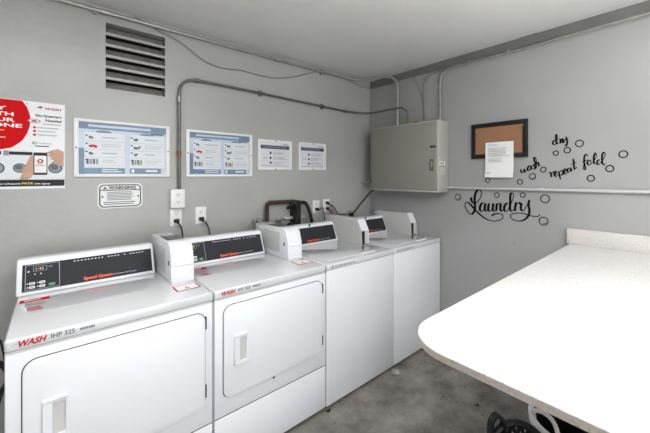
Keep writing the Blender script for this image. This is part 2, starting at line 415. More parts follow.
# ================================================================== GREY ELECTRICAL CABINET
t = thing('electrical_cabinet', 'large grey steel electrical cabinet mounted on the right wall by the corner', 'cabinet', (-.09, (CABY0+CABY1)/2, CABZ0))
off(MB().box(CABX+.012, 0, CABY0, CABY1, CABZ0, CABZ1, M['boxgrey'], .004).build('enclosure', t), t)
d = off(MB().box(CABX, CABX+.013, CABY0+.012, CABY1-.008, CABZ0+.02, CABZ1-.012, M['boxgrey_shaded'], .003).build('door', t), t)
off(MB().box(CABX-.004, CABX+.012, CABY0+.004, CABY1, CABZ0+.0, CABZ0+.016, M['boxgrey'], .003).build('bottom_flange', t), t)
for z in (CABZ1-.07, CABZ0+.1): MB().cyl((CABX-.002, CABY1-.008, z-.03), (0, 0, 1), .006, .06, M['darksteel'], 8).build('hinge', d)
hy = at(0, CABX, 432, 165).y; hz = at(0, CABX, 432, 165).z
mb = MB(); mb.box(CABX-.006, CABX, hy-.018, hy+.018, hz-.05, hz+.05, M['darksteel'], .003); mb.box(CABX-.016, CABX-.006, hy-.008, hy+.008, hz-.036, hz+.036, M['steel'], .004)
mb.build('handle', d)
lz = at(0, CABX, 434, 146.5).z
mb = MB(); mb.box(CABX-.008, CABX, CABY0+.014, CABY0+.072, lz-.008, lz+.008, M['rust'], .002); mb.box(CABX-.012, CABX-.008, CABY0+.02, CABY0+.04, lz-.006, lz+.006, M['darksteel'])
mb.build('latch', d)
mb = MB(); a = at(1, CABY0, 439.5, 161); b = at(1, CABY0, 445, 165); mb.box(a.x, b.x, CABY0-.0015, CABY0, b.z, a.z, M['white'])
Plane2(mb, (0, CABY0-.0015, 0), (1, 0, 0), (0, 0, 1), (0, -1, 0)).lines(a.x+.006, b.x-.006, b.z+.004, a.z-.004, 2, M['ink'])
a = at(1, CABY0, 440, 167.5); b = at(1, CABY0, 445, 175); mb.box(a.x, b.x, CABY0-.0012, CABY0, b.z, a.z, M['paintpipe'])
off(mb.build('sticker', t), t)['label'] = 'two small pale stickers on the cabinet side'
# rusty fittings on the cabinet top
p = at(0, -.09, 413, 118)
mb = MB(); mb.cyl((-.09, p.y, CABZ1), (0, 0, 1), .016, .02, M['copper'], 10); mb.box(-.115, -.065, p.y-.06, p.y-.02, CABZ1, CABZ1+.022, M['copper'], .004); mb.cyl((-.09, p.y-.04, CABZ1+.02), (0, 0, 1), .01, .012, M['copper'], 10)
tag(recentre(mb.build('conduit_fitting')), 'rusty copper-coloured fittings lying on top of the grey cabinet', 'fitting')

# ================================================================== CORK BOARD AND PAPER
BY0, BY1, BZ0, BZ1 = -1.657, -1.213, 1.658, 1.948
t = thing('cork_board', 'small cork board in a black frame on the right wall', 'board', (0, (BY0+BY1)/2, BZ0))
fw = .034
mb = MB()
for a in ((BY0, BY1, BZ1-fw, BZ1), (BY0, BY1, BZ0, BZ0+fw), (BY0, BY0+fw, BZ0+fw, BZ1-fw), (BY1-fw, BY1, BZ0+fw, BZ1-fw)):
    mb.box(-.02, 0, a[0], a[1], a[2], a[3], M['frame'], .003)
off(mb.build('frame', t), t)
off(MB().box(-.012, -.004, BY0+fw, BY1-fw, BZ0+fw, BZ1-fw, M['cork']).build('cork_panel', t), t)
mb = MB(); mb.cyl((-.02, BY0+.03, BZ1-.045), (-1, 0, 0), .006, .006, M['steel'], 10); off(mb.build('screw', t), t)
# letter pinned on it, bottom curling off the board
mb = MB(); ny, nz = 6, 10; V = []; Fc = []
PY0, PY1, PZ0, PZ1 = -1.337, -1.560, 1.500, 1.785
def papx(z, y): 
    k = max(0, (1.64-z)/.14); return -.0235-.002*sin((y+1.3)*14)-.004*k*k
for j in range(nz+1):
    for i in range(ny+1):
        y = PY0+(PY1-PY0)*i/ny; z = PZ0+(PZ1-PZ0)*j/nz; V.append((papx(z, y), y+(.004 if j < 2 else 0), z))
for j in range(nz):
    for i in range(ny): a = j*(ny+1)+i; Fc.append((a, a+1, a+ny+2, a+ny+1))
mb.add(V, Fc, M['white'], True)
pl = Plane2(mb, (-.0275, 0, 0), (0, -1, 0), (0, 0, 1), (-1, 0, 0))
pl.lines(1.36, 1.455, 1.755, 1.77, 2, M['greytxt'], fill=.25); pl.lines(1.36, 1.54, 1.665, 1.742, 6, M['greytxt'], fill=.22); pl.lines(1.36, 1.515, 1.62, 1.655, 3, M['greytxt'], fill=.22, ragged=.5)
pl2 = Plane2(mb, (-.0335, 0, 0), (0, -1, 0), (0, 0, 1), (-1, 0, 0)); pl2.lines(1.345, 1.39, 1.53, 1.545, 2, M['greytxt'], fill=.3)
tag(recentre(mb.build('paper_notice')), 'white typed letter pinned to the cork board and hanging below it', 'paper')

# ================================================================== WALL DECALS
def ribbon(mb, pts, wmin, wmax, crop, closed=False):
    "one pen stroke: pts in a zoomed view of the photo -> a flat vinyl ribbon on the right wall, thick on the down strokes"
    u0, v0, k = crop
    P = spline([(p[0], p[1]) for p in [Vector((q[0], q[1], 0)) for q in pts]] and [Vector((q[0], q[1], 0)) for q in pts], 6, closed)
    n = len(P); L = []; R = []
    for i, p in enumerate(P):
        d = (P[min(i+1, n-1)]-P[max(i-1, 0)]); d = d.normalized() if d.length else Vector((1, 0, 0))
        vert = max(0, d.y*.94-d.x*.15); w = wmin+(wmax-wmin)*vert**1.3
        if not closed: w *= min(1, .45+min(i, n-1-i)/4)
        nrm = Vector((-d.y, d.x, 0))*w/2
        for s_, A in ((1, L), (-1, R)):
            q = p+nrm*s_; y, z = RW(u0+q.x/k, v0+q.y/k); A.append((-.0012, y, z))
    V = L+R; Fc = [(i, i+1, n+i+1, n+i) for i in range(n-1)]
    mb.add(V, Fc, M['vinyl'])
c1 = (455, 180, 6.5)
mb = MB()
for st in (
    [(106, 112), (107, 130), (120, 150), (142, 144), (164, 118), (173, 88), (165, 67), (148, 66), (134, 86), (128, 120), (130, 160), (128, 195), (112, 221), (92, 216), (72, 188), (65, 160), (76, 144), (96, 154), (128, 190), (165, 226), (205, 254), (250, 267), (290, 261), (312, 244), (308, 226), (284, 218), (256, 222), (238, 234)],
    [(192, 150), (174, 152), (163, 176), (164, 198), (178, 203), (192, 182), (198, 152), (194, 186), (202, 203), (215, 190)],
    [(222, 150), (216, 186), (224, 203), (240, 190), (250, 152), (246, 188), (254, 203), (266, 190)],
    [(272, 150), (268, 203)], [(269, 182), (282, 155), (296, 154), (295, 186), (302, 203), (318, 188)],
    [(350, 154), (334, 152), (320, 178), (324, 202), (340, 200), (356, 172), (376, 124), (382, 98), (370, 84), (360, 100), (359, 150), (358, 188), (368, 203), (382, 190)],
    [(386, 146), (396, 150), (392, 176), (390, 204)], [(392, 176), (404, 154), (418, 146), (424, 160)],
    [(434, 148), (428, 180), (436, 200), (452, 190), (470, 160), (482, 128)],
    [(484, 128), (478, 160), (484, 196), (480, 226), (460, 252), (428, 266), (390, 262), (362, 242), (368, 222), (404, 215), (450, 219), (500, 234), (540, 236), (552, 222)]):
    ribbon(mb, st, 6, 16.5, c1)
tag(recentre(mb.build('wall_lettering')), 'large black script word Laundry below the pipe on the right wall', 'wall decal')
c2 = (515, 125, 5.2)
words = {
 'wash': [[(30, 230), (34, 246), (42, 246), (48, 228), (50, 244), (58, 242), (66, 218)], [(82, 212), (70, 216), (66, 232), (76, 236), (84, 212), (84, 230), (92, 226)], [(106, 207), (98, 207), (98, 214), (106, 221), (101, 229), (93, 226)], [(108, 215), (112, 188), (104, 168), (99, 176), (106, 200), (112, 224)], [(110, 208), (120, 194), (124, 212), (134, 208)]],
 'dry': [[(214, 82), (202, 82), (197, 98), (208, 102), (217, 84), (221, 58), (215, 50), (213, 70), (218, 98), (226, 92)], [(228, 72), (236, 76), (235, 98)], [(235, 86), (243, 72), (248, 78), (246, 94)], [(252, 70), (250, 88), (258, 88), (268, 60)], [(266, 60), (272, 88), (266, 108), (254, 102)]],
 'repeat': [[(175, 246), (185, 248), (190, 272)], [(188, 260), (197, 244), (206, 250)], [(204, 262), (217, 250), (212, 240), (205, 256), (213, 268), (226, 256)], [(226, 238), (237, 284)], [(230, 252), (240, 236), (250, 244), (246, 258), (236, 260)], [(254, 250), (266, 236), (261, 228), (253, 244), (262, 256), (272, 244)], [(284, 224), (273, 230), (276, 246), (285, 240), (289, 222), (293, 240), (300, 232)], [(303, 174), (306, 200), (310, 230), (322, 216)], [(291, 206), (320, 192)]],
 'fold': [[(380, 166), (372, 152), (361, 164), (360, 196), (366, 228), (356, 230), (357, 210), (366, 196)], [(348, 192), (378, 180)], [(388, 182), (377, 192), (381, 208), (394, 202), (394, 186), (386, 182)], [(398, 202), (416, 178), (424, 156), (418, 146), (410, 166), (412, 198), (424, 202)], [(442, 180), (428, 188), (430, 206), (444, 198), (460, 176), (470, 150), (462, 142), (453, 158), (454, 194), (462, 208), (472, 198)]]}
lab = {'wash': 'black script word wash right of the pinned letter', 'dry': 'black script word dry, highest of the wall words', 'repeat': 'black script word repeat between wash and fold', 'fold': 'black script word fold, rightmost of the wall words'}
for w, sts in words.items():
    mb = MB()
    for st in sts: ribbon(mb, st, 4.6, 10.5, c2)
    tag(recentre(mb.build('wall_lettering')), lab[w], 'wall decal')
bub = [  # u, v, radius px, inner glint, label
 (458.1, 197.2, 3.2, 1, 'black bubble ring decal left of the word Laundry'),
 (496.8, 195.1, 2.8, 0, 'small black bubble ring decal above the middle of the word Laundry'),
 (522.7, 195.1, 2.8, 0, 'small black bubble ring decal above the end of the word Laundry'),
 (545.1, 198.8, 4.7, 0, 'large black bubble ring decal right of the word Laundry, just under the pipe'),
 (543.6, 221.2, 4.7, 1, 'large black bubble ring decal at the lower right end of Laundry, lowest bubble'),
 (487.8, 180.1, 2.6, 0, 'small black bubble ring decal touching the bottom of the pinned letter'),
 (520.0, 181.9, 2.9, 0, 'small black bubble ring decal just above the pipe, below the word wash'),
 (532.5, 176.5, 3.5, 1, 'black bubble ring decal with inner glint under the word wash'),
 (543.3, 169.6, 3.1, 0, 'black bubble ring decal between the words wash and repeat'),
 (555.8, 153.1, 2.9, 0, 'small black bubble ring decal under the left of the word dry'),
 (567.3, 150.2, 3.5, 0, 'black bubble ring decal under the end of the word dry'),
 (579.5, 143.5, 4.1, 0, 'black bubble ring decal right of the word dry'),
 (590.8, 178.3, 3.8, 0, 'black bubble ring decal below the word fold'),
 (609.8, 168.6, 4.1, 0, 'black bubble ring decal right of the end of the word fold'),
 (623.3, 154.2, 4.4, 0, 'black bubble ring decal furthest right on the wall')]
for u, v, r, g, l in bub:
    mb = MB(); n = 32; V = []
    y, z = RW(u, v); ry = abs(RW(u+r, v)[0]-RW(u-r, v)[0])/2; rz = abs(RW(u, v+r)[1]-RW(u, v-r)[1])/2
    rr = (ry+rz)/2; th = .0068
    for k in range(n):
        a = 2*pi*k/n
        V += [(-.0012, y+rr*cos(a), z+rr*sin(a)), (-.0012, y+(rr-th)*cos(a), z+(rr-th)*sin(a))]
    mb.add(V, [(2*k, 2*((k+1) % n), 2*((k+1) % n)+1, 2*k+1) for k in range(n)], M['vinyl'])
    if g:
        V = []
        for k in range(9):
            a = radians(-110+100*k/8)
            V += [(-.0012, y-(rr*.66)*cos(a), z+(rr*.66)*sin(a)), (-.0012, y-(rr*.52)*cos(a), z+(rr*.52)*sin(a))]
        mb.add(V, [(2*k, 2*k+2, 2*k+3, 2*k+1) for k in range(8)], M['vinyl'])
    tag(recentre(mb.build('bubble_decal')), l, 'wall decal', 'bubble ring decals on the right wall')

# ================================================================== NOTICES ON THE LEFT WALL
# --- big red payment poster
PX0, PX1, PZB, PZT = -3.17, -2.598, 1.441, 1.93
mb = MB(); mb.box(PX0, PX1, -.003, 0, PZB, PZT, M['gloss']); pl = left_plane(mb, .0035)
cA = lambda x, y: LW(x/9.62, 95+y/9.62); cB = lambda x, y: LW(x/8.67, 140+y/8.67)
rt = [cA(215, 62), cA(262, 120), cA(290, 200), cA(293, 250), cA(284, 310), cA(262, 370), cA(220, 433), cB(160, 30), cB(100, 66), cB(0, 82)]
rt[0] = (rt[0][0], PZT-.002)
pl.poly([(PX0+.002, PZT-.002)]+[(PX0+.002, PZB+.22)]+[(-2.95, rt[-1][1]+.004)]+rt[::-1], M['red'], 1)
for body, xr, yb, w in (('PAY', 65, 143, .1), ('WITH', 132, 203, .135), ('YOUR', 146, 260, .15), ('PHONE', 214, 316, .185)):
    a, b = cA(xr, yb); pl.text(body, a, b, .019, M['white'], w=w, align='r', bold=.03, l=2)
pl.lines(cA(0, 0)[0]-.1, cA(42, 0)[0], cA(0, 342)[1], cA(0, 328)[1], 1, M['yellow'], ragged=0, fill=.6)
pl.lines(cA(0, 0)[0]-.12, cA(52, 0)[0], cA(0, 410)[1], cA(0, 396)[1], 1, M['white'], ragged=0, fill=.5)
a, b = cA(435, 142); pl.text('WASH', a, b, .0125, M['redtxt'], w=cA(590, 142)[0]-a, shear=.25, bold=.03)
pl.poly([cA(355, 120), cA(395, 106), cA(385, 120), cA(395, 134)], M['redtxt'], 2); pl.poly([cA(390, 112), cA(420, 112), cA(400, 120), cA(405, 132), cA(388, 126)], M['ink'], 2)
a, b = cA(342, 206); pl.text('No-Quarters', a, b, .0135, M['ink'], w=cA(590, 206)[0]-a, bold=.025)
a, b = cA(437, 256); pl.text('Needed', a, b, .0135, M['ink'], w=cA(590, 256)[0]-a, bold=.025)
a, b = cA(330, 250); pl.disc(a, b, .027, M['greytxt'], 2, .012); pl.disc(a, b, .021, M['sheet'], 3, .009); pl.disc(a, b, .011, M['redtxt'], 4, .005)
a, b = cA(410, 284); pl.lines(a, cA(590, 0)[0], b, b+.006, 1, M['redtxt'], ragged=0, fill=.5)
for yy in (312, 346, 382):
    a, b = cA(332, yy); pl.disc(a, b, .0065, M['redtxt'], 2)
    a, b = cA(360, yy+8); pl.lines(a, cA(590, 0)[0], b, b+.0075, 1 if yy < 380 else 2, M['greytxt'], fill=.5)
a, b = cB(300, 26); pl.disc(a, b, .010, M['green'], 2, .008); pl.disc(a+.002, b, .006, M['sheet'], 3, .005)
a, b = cB(332, 32); pl.text('PayRange', a, b, .0075, M['green'], w=cB(450, 32)[0]-a)
a, b = cB(305, 58); pl.lines(a, cB(425, 0)[0], b, b+.008, 1, M['ink'], ragged=0, fill=.6)
for q in ((-100, 12, 95, 125), (78, 282, 96, 124)): pl.rect(cB(q[0], 0)[0], cB(0, q[3])[1], cB(q[1], 0)[0], cB(0, q[2])[1], M['ink'], 2)
pl.rect(cB(28, 0)[0], cB(0, 132)[1], cB(76, 0)[0], cB(0, 88)[1], M['greytxt'], 2)
pl.rect(PX0+.004, cB(0, 342)[1], cB(552, 0)[0], cB(0, 126)[1], M['sheet'], 1.5)
for xx, r in ((-35, .032), (172, .026), (480, .030)):
    a, b = cB(xx, 243); pl.disc(a, b, r, M['ink'], 2); pl.disc(a, b, r*.84, M['greytxt'], 3); pl.disc(a-.004, b+.004, r*.55, M['midgrey'], 4)
pl.poly([cB(170, 343), cB(215, 230), cB(262, 140), cB(285, 135), cB(300, 200), cB(300, 290), cB(270, 325), cB(235, 343)], M['skin'], 5)
pl.poly([cB(395, 112), cB(450, 90), cB(500, 78), cB(552, 104), cB(552, 232), cB(500, 216), cB(440, 200), cB(470, 178), cB(430, 160), cB(455, 148), cB(405, 138), cB(440, 126)], M['skin'], 5)
pl.rrect(*cB(290, 302), *cB(411, 112), .006, M['ink'], 6); pl.rect(*cB(299, 284), *cB(403, 138), M['white'], 7)
a, b = cB(350, 185); pl.disc(a, b, .013, M['redtxt'], 8); pl.disc(a, b, .006, M['white'], 9); a, b = cB(310, 226); pl.lines(a, cB(392, 0)[0], b, b+.009, 2, M['blue'], l=8, ragged=.1)
pl.rect(PX0+.003, cB(0, 404)[1], PX1-.002, cB(0, 346)[1], M['ink'], 5)
a, b = cB(190, 384); pl.text('First Purchase', a-.004, b, .0075, M['white'], align='r', bold=.03, w=.16, l=6)
pl.text('FREE', a, b, .010, M['yellow'], w=cB(288, 0)[0]-a, bold=.03, l=6)
a, b = cB(297, 384); pl.text('with signup', a, b, .0075, M['white'], w=cB(435, 384)[0]-a, bold=.03, l=6)
t = tag(recentre(mb.build('payment_poster')), 'red and white pay with your phone poster at the far left of the wall', 'poster')
mb = MB(); mb.cyl((*[cA(264, 86)[0], -.003], cA(264, 86)[1]), (0, -1, 0), .004, .003, M['steel'], 10)
o = mb.build('screw', t); o.location = -t.location

# --- two big blue laundry instruction frames
def big_notice(x0, x1, z0, z1, label, glare):
    t = thing('framed_notice', label, 'framed notice', ((x0+x1)/2, 0, z0), 'blue laundry instruction notices')
    fw = .017; mb = MB()
    for a in ((x0, x1, z1-fw, z1), (x0, x1, z0, z0+fw), (x0, x0+fw+.006, z0+fw, z1-fw), (x1-fw-.006, x1, z0+fw, z1-fw)):
        mb.box(a[0], a[1], -.013, 0, a[2], a[3], M['plastic'], .002)
    off(mb.build('frame', t), t)
    mb = MB(); X0, X1, Z0, Z1 = x0+fw+.004, x1-fw-.004, z0+fw, z1-fw
    mb.box(X0, X1, -.006, -.001, Z0, Z1, M['paleblue']); pl = left_plane(mb, .0062)
    W = X1-X0; Hh = Z1-Z0
    f = lambda a, b: (X0+W*a, Z0+Hh*b)
    pl.rect(*f(0, .87), *f(1, 1), M['blue'], 1); pl.rect(*f(0, 0), *f(.06, .5), M['blue'], 1)
    pl.lines(f(.1, 0)[0], f(.8, 0)[0], f(0, .905)[1], f(0, .965)[1], 1, M['paleblue'], ragged=0, fill=.8)
    pl.lines(f(.8, 0)[0], f(.96, 0)[0], f(0, .83)[1], f(0, .87)[1], 1, M['midgrey'], ragged=0, fill=.8, l=3)
    for a0, a1 in ((.06, .49), (.55, .98)):
        pl.poly([f(a0+.12, .81)]+[(f(a0+.2+.09*cos(radians(q)), 0)[0], f(0, .81+.045*sin(radians(q)))[1]) for q in range(180, -1, -20)][1:-1]+[f(a0+.29, .81)], M['blue'], 3)
        pl.rect(*f(a0, .13), *f(a1, .81), M['sheet'], 2)
        for i in range(4):
            b = .66-i*.155
            ms = [M['midgrey'], M['redtxt'] if a0 < .5 and i == 1 else M['midgrey'], M['midgrey'], M['greytxt']]
            pl.disc(*f(a0+.022, b+.085), .005, M['ink'], 4)
            rnd = random.Random(i*3+int(a0*10))
            if i < 3:
                for q in range(2+i % 2*2): pl.disc(f(a0+.06+.018*q, 0)[0], f(0, b+.03+.03*rnd.random())[1], .006+.003*rnd.random(), ms[i], 4+q)
            else:
                for q in range(4): pl.rect(*f(a0+.02+.033*q, b), *f(a0+.044+.033*q, b+.1), ms[q % 2*3], 4)
            pl.lines(f(a0+.18, 0)[0], f(a1-.02, 0)[0], f(0, b+.02)[1], f(0, b+.1)[1], 1+(i % 2), M['greytxt'], l=3, fill=.2, ragged=.5)
            pl.rect(*f(a0+.01, b-.022), *f(a1-.01, b-.018), M['greytxt'], 3)
    pl.rect(*f(.03, .01), *f(.49, .12), M['blue'], 2); pl.rect(*f(.55, .01), *f(.93, .12), M['blue'], 2)
    pl.lines(f(.24, 0)[0], f(.47, 0)[0], f(0, .03)[1], f(0, .11)[1], 2, M['sheet'], fill=.5, ragged=.3, l=3)
    pl.lines(f(.74, 0)[0], f(.9, 0)[0], f(0, .03)[1], f(0, .11)[1], 1, M['sheet'], fill=.5, ragged=.1, l=3); pl.rect(*f(.57, .03), *f(.6, .1), M['white'], 3)
    off(mb.build('printed_sheet', t), t)
    for x in (x0+.011, x1-.011):
        off(MB().cyl((x, -.013, (z0+z1)/2), (0, -1, 0), .0042, .003, M['black'], 10).build('screw', t), t)
    return t
big_notice(-2.559, -2.045, 1.507, 1.860, 'blue laundry instruction notice in white frame above the warning plate', 0)
big_notice(-1.938, -1.428, 1.507, 1.853, 'blue laundry instruction notice in white frame right of the vertical conduit', 1)
def small_notice(x0, x1, z0, z1, label):
    t = thing('framed_notice', label, 'framed notice', ((x0+x1)/2, 0, z0), 'small white framed notices')
    fw = .018; mb = MB()
    for a in ((x0, x1, z1-fw, z1), (x0, x1, z0, z0+fw), (x0, x0+fw, z0+fw, z1-fw), (x1-fw, x1, z0+fw, z1-fw)):
        mb.box(a[0], a[1], -.012, 0, a[2], a[3], M['plastic'], .002)
    off(mb.build('frame', t), t)
    mb = MB(); X0, X1, Z0, Z1 = x0+fw, x1-fw, z0+fw, z1-fw
    mb.box(X0, X1, -.006, -.001, Z0, Z1, M['sheet']); pl = left_plane(mb, .0062)
    W = X1-X0; Hh = Z1-Z0; f = lambda a, b: (X0+W*a, Z0+Hh*b)
    pl.rect(*f(.03, .74), *f(.97, .87), M['navy'], 1); pl.lines(f(.08, 0)[0], f(.9, 0)[0], f(0, .78)[1], f(0, .83)[1], 1, M['greytxt'], ragged=.1, fill=.7)
    a, b = f(.74, .9); pl.text('WASH', a, b, .010, M['redtxt'], w=W*.2, shear=.2, bold=.02)
    for i in range(3):
        b = .56-.19*i; pl.disc(*f(.34, b+.02), .009, M['ink'], 2, .011); pl.rect(*f(.32, b-.03), *f(.36, b), M['ink'], 2)
        pl.lines(f(.42, 0)[0], f(.92, 0)[0], f(0, b-.05)[1], f(0, b+.08)[1], 3, M['greytxt'], fill=.3, ragged=.5)
    pl.lines(f(.1, 0)[0], f(.24, 0)[0], f(0, .36)[1], f(0, .4)[1], 1, M['copper'], ragged=0, fill=.5)
    pl.rect(*f(.04, .07), *f(.96, .09), M['greytxt'], 2)
    off(mb.build('printed_sheet', t), t)
    for z in (z0+.008, z1-.008):
        off(MB().cyl(((x0+x1)/2, -.012, z), (0, -1, 0), .005, .003, M['black'], 10).build('screw', t), t)
small_notice(-1.376, -1.043, 1.564, 1.825, 'small white notice with navy band, nearer the large framed notice')
small_notice(-.968, -.646, 1.566, 1.829, 'small white notice with navy band, rightmost frame on the left wall')
# --- warning plate
x0, x1, z0, z1 = -2.446, -2.208, 1.306, 1.466
mb = MB(); mb.prism(rr_pts(x0, z0, x1, z1, .03), -.003, 0, 'y', M['plastic']); pl = left_plane(mb, .0035)
pl.rrect(x0+.008, z0+.008, x1-.008, z1-.008, .026, M['ink'], 1); pl.rrect(x0+.014, z0+.014, x1-.014, z1-.014, .021, M['white'], 2)
pl.rect(x0+.014, z1-.046, x1-.014, z1-.041, M['ink'], 3); pl.text('WARNING', x0+.055, z1-.037, .019, M['ink'], w=.145, bold=.035, l=3)
pl.poly([(x0+.026, z1-.037), (x0+.048, z1-.037), (x0+.037, z1-.019)], M['copper'], 3)
pl.lines(x0+.048, x1-.048, z0+.05, z1-.052, 6, M['midgrey'], l=3, fill=.45, ragged=.15); pl.lines(x0+.03, x1-.03, z0+.022, z0+.045, 2, M['midgrey'], l=3, fill=.45, ragged=.2)
for x in (x0+.024, x1-.024): pl.disc(x, z0+.075, .006, M['midgrey'], 4); pl.disc(x, z0+.075, .003, M['ink'], 5)
tag(recentre(mb.build('warning_plate')), 'white rounded WARNING plate with black border under the first blue notice', 'sign')

# ================================================================== OUTLETS, PLUGS AND CORDS
def outlet(label, u0, v0, u1, v1, depth=.006, plugs=()):
    x0, z1 = LW(u0, v0, depth); x1, z0 = LW(u1, v1, depth)
    t = thing('electrical_outlet', label, 'outlet', ((x0+x1)/2, 0, z0), 'outlets on the left wall')
    off(MB().box(x0, x1, -depth, 0, z0, z1, M['plastic'], .003).build('cover_plate', t), t)
    cx = (x0+x1)/2; h = z1-z0
    for k, zc in enumerate((z0+h*.70, z0+h*.30)):
        mb = MB(); mb.prism(rr_pts(cx-.017, zc-.016, cx+.017, zc+.016, .010), -depth-.002, -depth, 'y', M['plastic'])
        pl = Plane2(mb, (0, -depth-.0022, 0), (1, 0, 0), (0, 0, 1), (0, -1, 0))
        for dx in (-.008, .006): pl.rect(cx+dx, zc-.002, cx+dx+.003, zc+.009, M['ink'], 1)
        pl.disc(cx, zc-.009, .003, M['ink'], 1)
        off(mb.build('socket', t), t)
    return cx, z0, z1
o1 = outlet('raised outlet box at the foot of the vertical conduit, above another outlet', 171, 189.5, 185, 207.5, .045)
o2 = outlet('outlet directly below the raised outlet box, black plug in it', 170, 208.8, 182, 225.3)
o3 = outlet('single outlet right of the conduit outlets, black plug in it', 195.5, 207.3, 206.3, 223)
o4 = outlet('left outlet of the far pair near the drain hoses', 312.8, 200.5, 319.6, 212.3)
o5 = outlet('right outlet of the far pair with two plugs in it', 323.2, 199.3, 330, 211.5)
def cord(label, o, pts, frac=.3, m=None, r=.0048, dx=0, group='power cords on the left wall'):
    cx, z0, z1 = o; cx += dx; z = z0+(z1-z0)*frac
    t = thing('power_cord', label, 'power cord', (cx, 0, z), group)
    mb = MB(); mb.box(cx-.017, cx+.017, -.034, -.0082, z-.013, z+.013, M['rubber'], .006); mb.cyl((cx, -.03, z-.002), (.3, -.5, -.7), .008, .02, M['rubber'], 10)
    off(mb.build('plug', t), t)
    P = [(cx+.004, -.036, z-.012)]+pts
    off(MB().tube(spline(P, 8), r, m or M['rubber'], 8).build('cable', t), t)
cord('black cord plugged in below the raised outlet box, hanging behind the first dryer', o2, [(o2[0]+.02, -.04, o2[1]+.0), (o2[0]+.028, -.05, 1.12), (o2[0]+.03, -.07, 1.0), (o2[0]+.02, -.12, .72)])
cord('black cord hanging from the single outlet behind the second dryer', o3, [(o3[0]+.03, -.04, o3[1]+.0), (o3[0]+.045, -.05, 1.1), (o3[0]+.05, -.07, .98), (o3[0]+.05, -.12, .72)])
cord('black cord hanging from the left outlet of the far pair', o4, [(o4[0]+.05, -.045, 1.2), (o4[0]+.065, -.05, 1.12), (o4[0]+.07, -.07, .98), (o4[0]+.07, -.12, .72)])
cord('black cord from the upper socket of the rightmost outlet, beside the red one', o5, [(o5[0]+.06, -.05, 1.2), (o5[0]+.10, -.06, 1.13), (o5[0]+.16, -.08, 1.12), (o5[0]+.22, -.11, 1.10), (o5[0]+.26, -.14, .9)], .72)
cord('dark cord hanging straight down from the lower socket of the rightmost outlet', o5, [(o5[0]+.035, -.04, 1.15), (o5[0]+.045, -.05, 1.08), (o5[0]+.045, -.1, .8)], .28)
mb = MB(); mb.tube(spline([(o5[0]+.02, -.028, o5[1]+.08), (o5[0]+.05, -.04, 1.19), (o5[0]+.075, -.05, 1.12), (o5[0]+.09, -.07, 1.05), (o5[0]+.09, -.1, .8)], 8), .004, M['redtxt'], 8)
tag(recentre(mb.build('red_cord')), 'thin red cord hanging beside the rightmost outlet', 'cord')
# slanting black cable from the cabinet bottom to a wall bushing
t = thing('slanting_cable', 'black cable slanting from the cabinet bottom down to a round wall bushing', 'cable', (-.25, -.02, 1.15))
P = [at(0, -.13, 373, 191)]; P = [Vector((-.13, CABY1-.02, CABZ0+.004)), Vector((-.15, -.16, 1.345)), Vector(at(1, -.09, 362, 202)), Vector(at(1, -.05, 355, 211)), Vector(at(1, -.03, 351.5, 214.5))]
off(MB().tube(spline(P, 6), .0085, M['rubber'], 8).build('cable', t), t)
x, z = LW(349.5, 213.5); mb = MB(); mb.cyl((x, 0, z), (0, -1, 0), .034, .008, M['steel'], 18); mb.cyl((x+.01, -.008, z-.01), (0, -1, 0), .021, .03, M['rubber'], 14)
off(mb.build('bushing', t), t)

# ================================================================== WATER SUPPLY BETWEEN DRYER AND WASHER
x0, zt = LW(267, 203, .04); x1, _ = LW(292, 203, .04)
t = tag(recentre(MB().tube([(x0, -.04, .8), (x0, -.04, zt), (x1+.02, -.04, zt), (x1+.02, -.02, zt)], .017, M['rust'], 12, fillet=.035).build('iron_pipe')), 'rusty brown iron pipe bent in a square arch behind the second dryer', 'pipe')
x0, _ = LW(291, 203, .03); x1, _ = LW(298.5, 203, .03)
mb = MB(); mb.box(x0, x1, -.075, -.002, .8, 1.29, M['rubber'], .012); mb.box(x0+.01, x1-.01, -.08, -.075, .9, 1.26, M['black'], .002)
tag(recentre(mb.build('drain_standpipe')), 'black drain standpipe block at the end of the rusty pipe', 'drain pipe')
def hose(label, pts, r=.016):
    mb = MB(); P = spline(pts, 10)
    mb.tube(P, lambda t: r*(1+.10*sin(t*260)), M['rubber'], 10)
    tag(recentre(mb.build('drain_hose')), label, 'hose', 'washer drain hoses')
H1 = [LW(q[0], q[1], .09) for q in ((295, 212), (297, 206), (301, 202.5), (305.5, 203.5), (309, 211), (311, 219), (313, 227))]
hose('black ribbed drain hose arching to the right of the standpipe', [(H1[0][0], -.09, 1.10)]+[(a, -.095, b) for a, b in H1]+[(H1[-1][0]+.03, -.12, .85)], .017)
H2 = [LW(q[0], q[1], .14) for q in ((291.5, 206), (294, 203), (297.5, 204.5), (298.5, 212), (297.5, 220), (297, 228))]
hose('black ribbed drain hose hanging straight in front of the standpipe', [(H2[0][0]-.005, -.085, 1.23)]+[(a, -.13, b) for a, b in H2]+[(H2[-1][0], -.14, .85)], .014)
a = LW(283, 217, .03); b = LW(303.5, 220, .03)
mb = MB(); mb.box(a[0], b[0], -.06, 0, a[1]-.022, a[1], M['paintpipe'], .003); mb.box(a[0]+.01, b[0]-.01, -.012, 0, a[1]-.2, a[1]-.022, M['paintpipe'])
tag(recentre(mb.build('valve_ledge')), 'pale grey metal ledge behind the drain hoses', 'ledge')
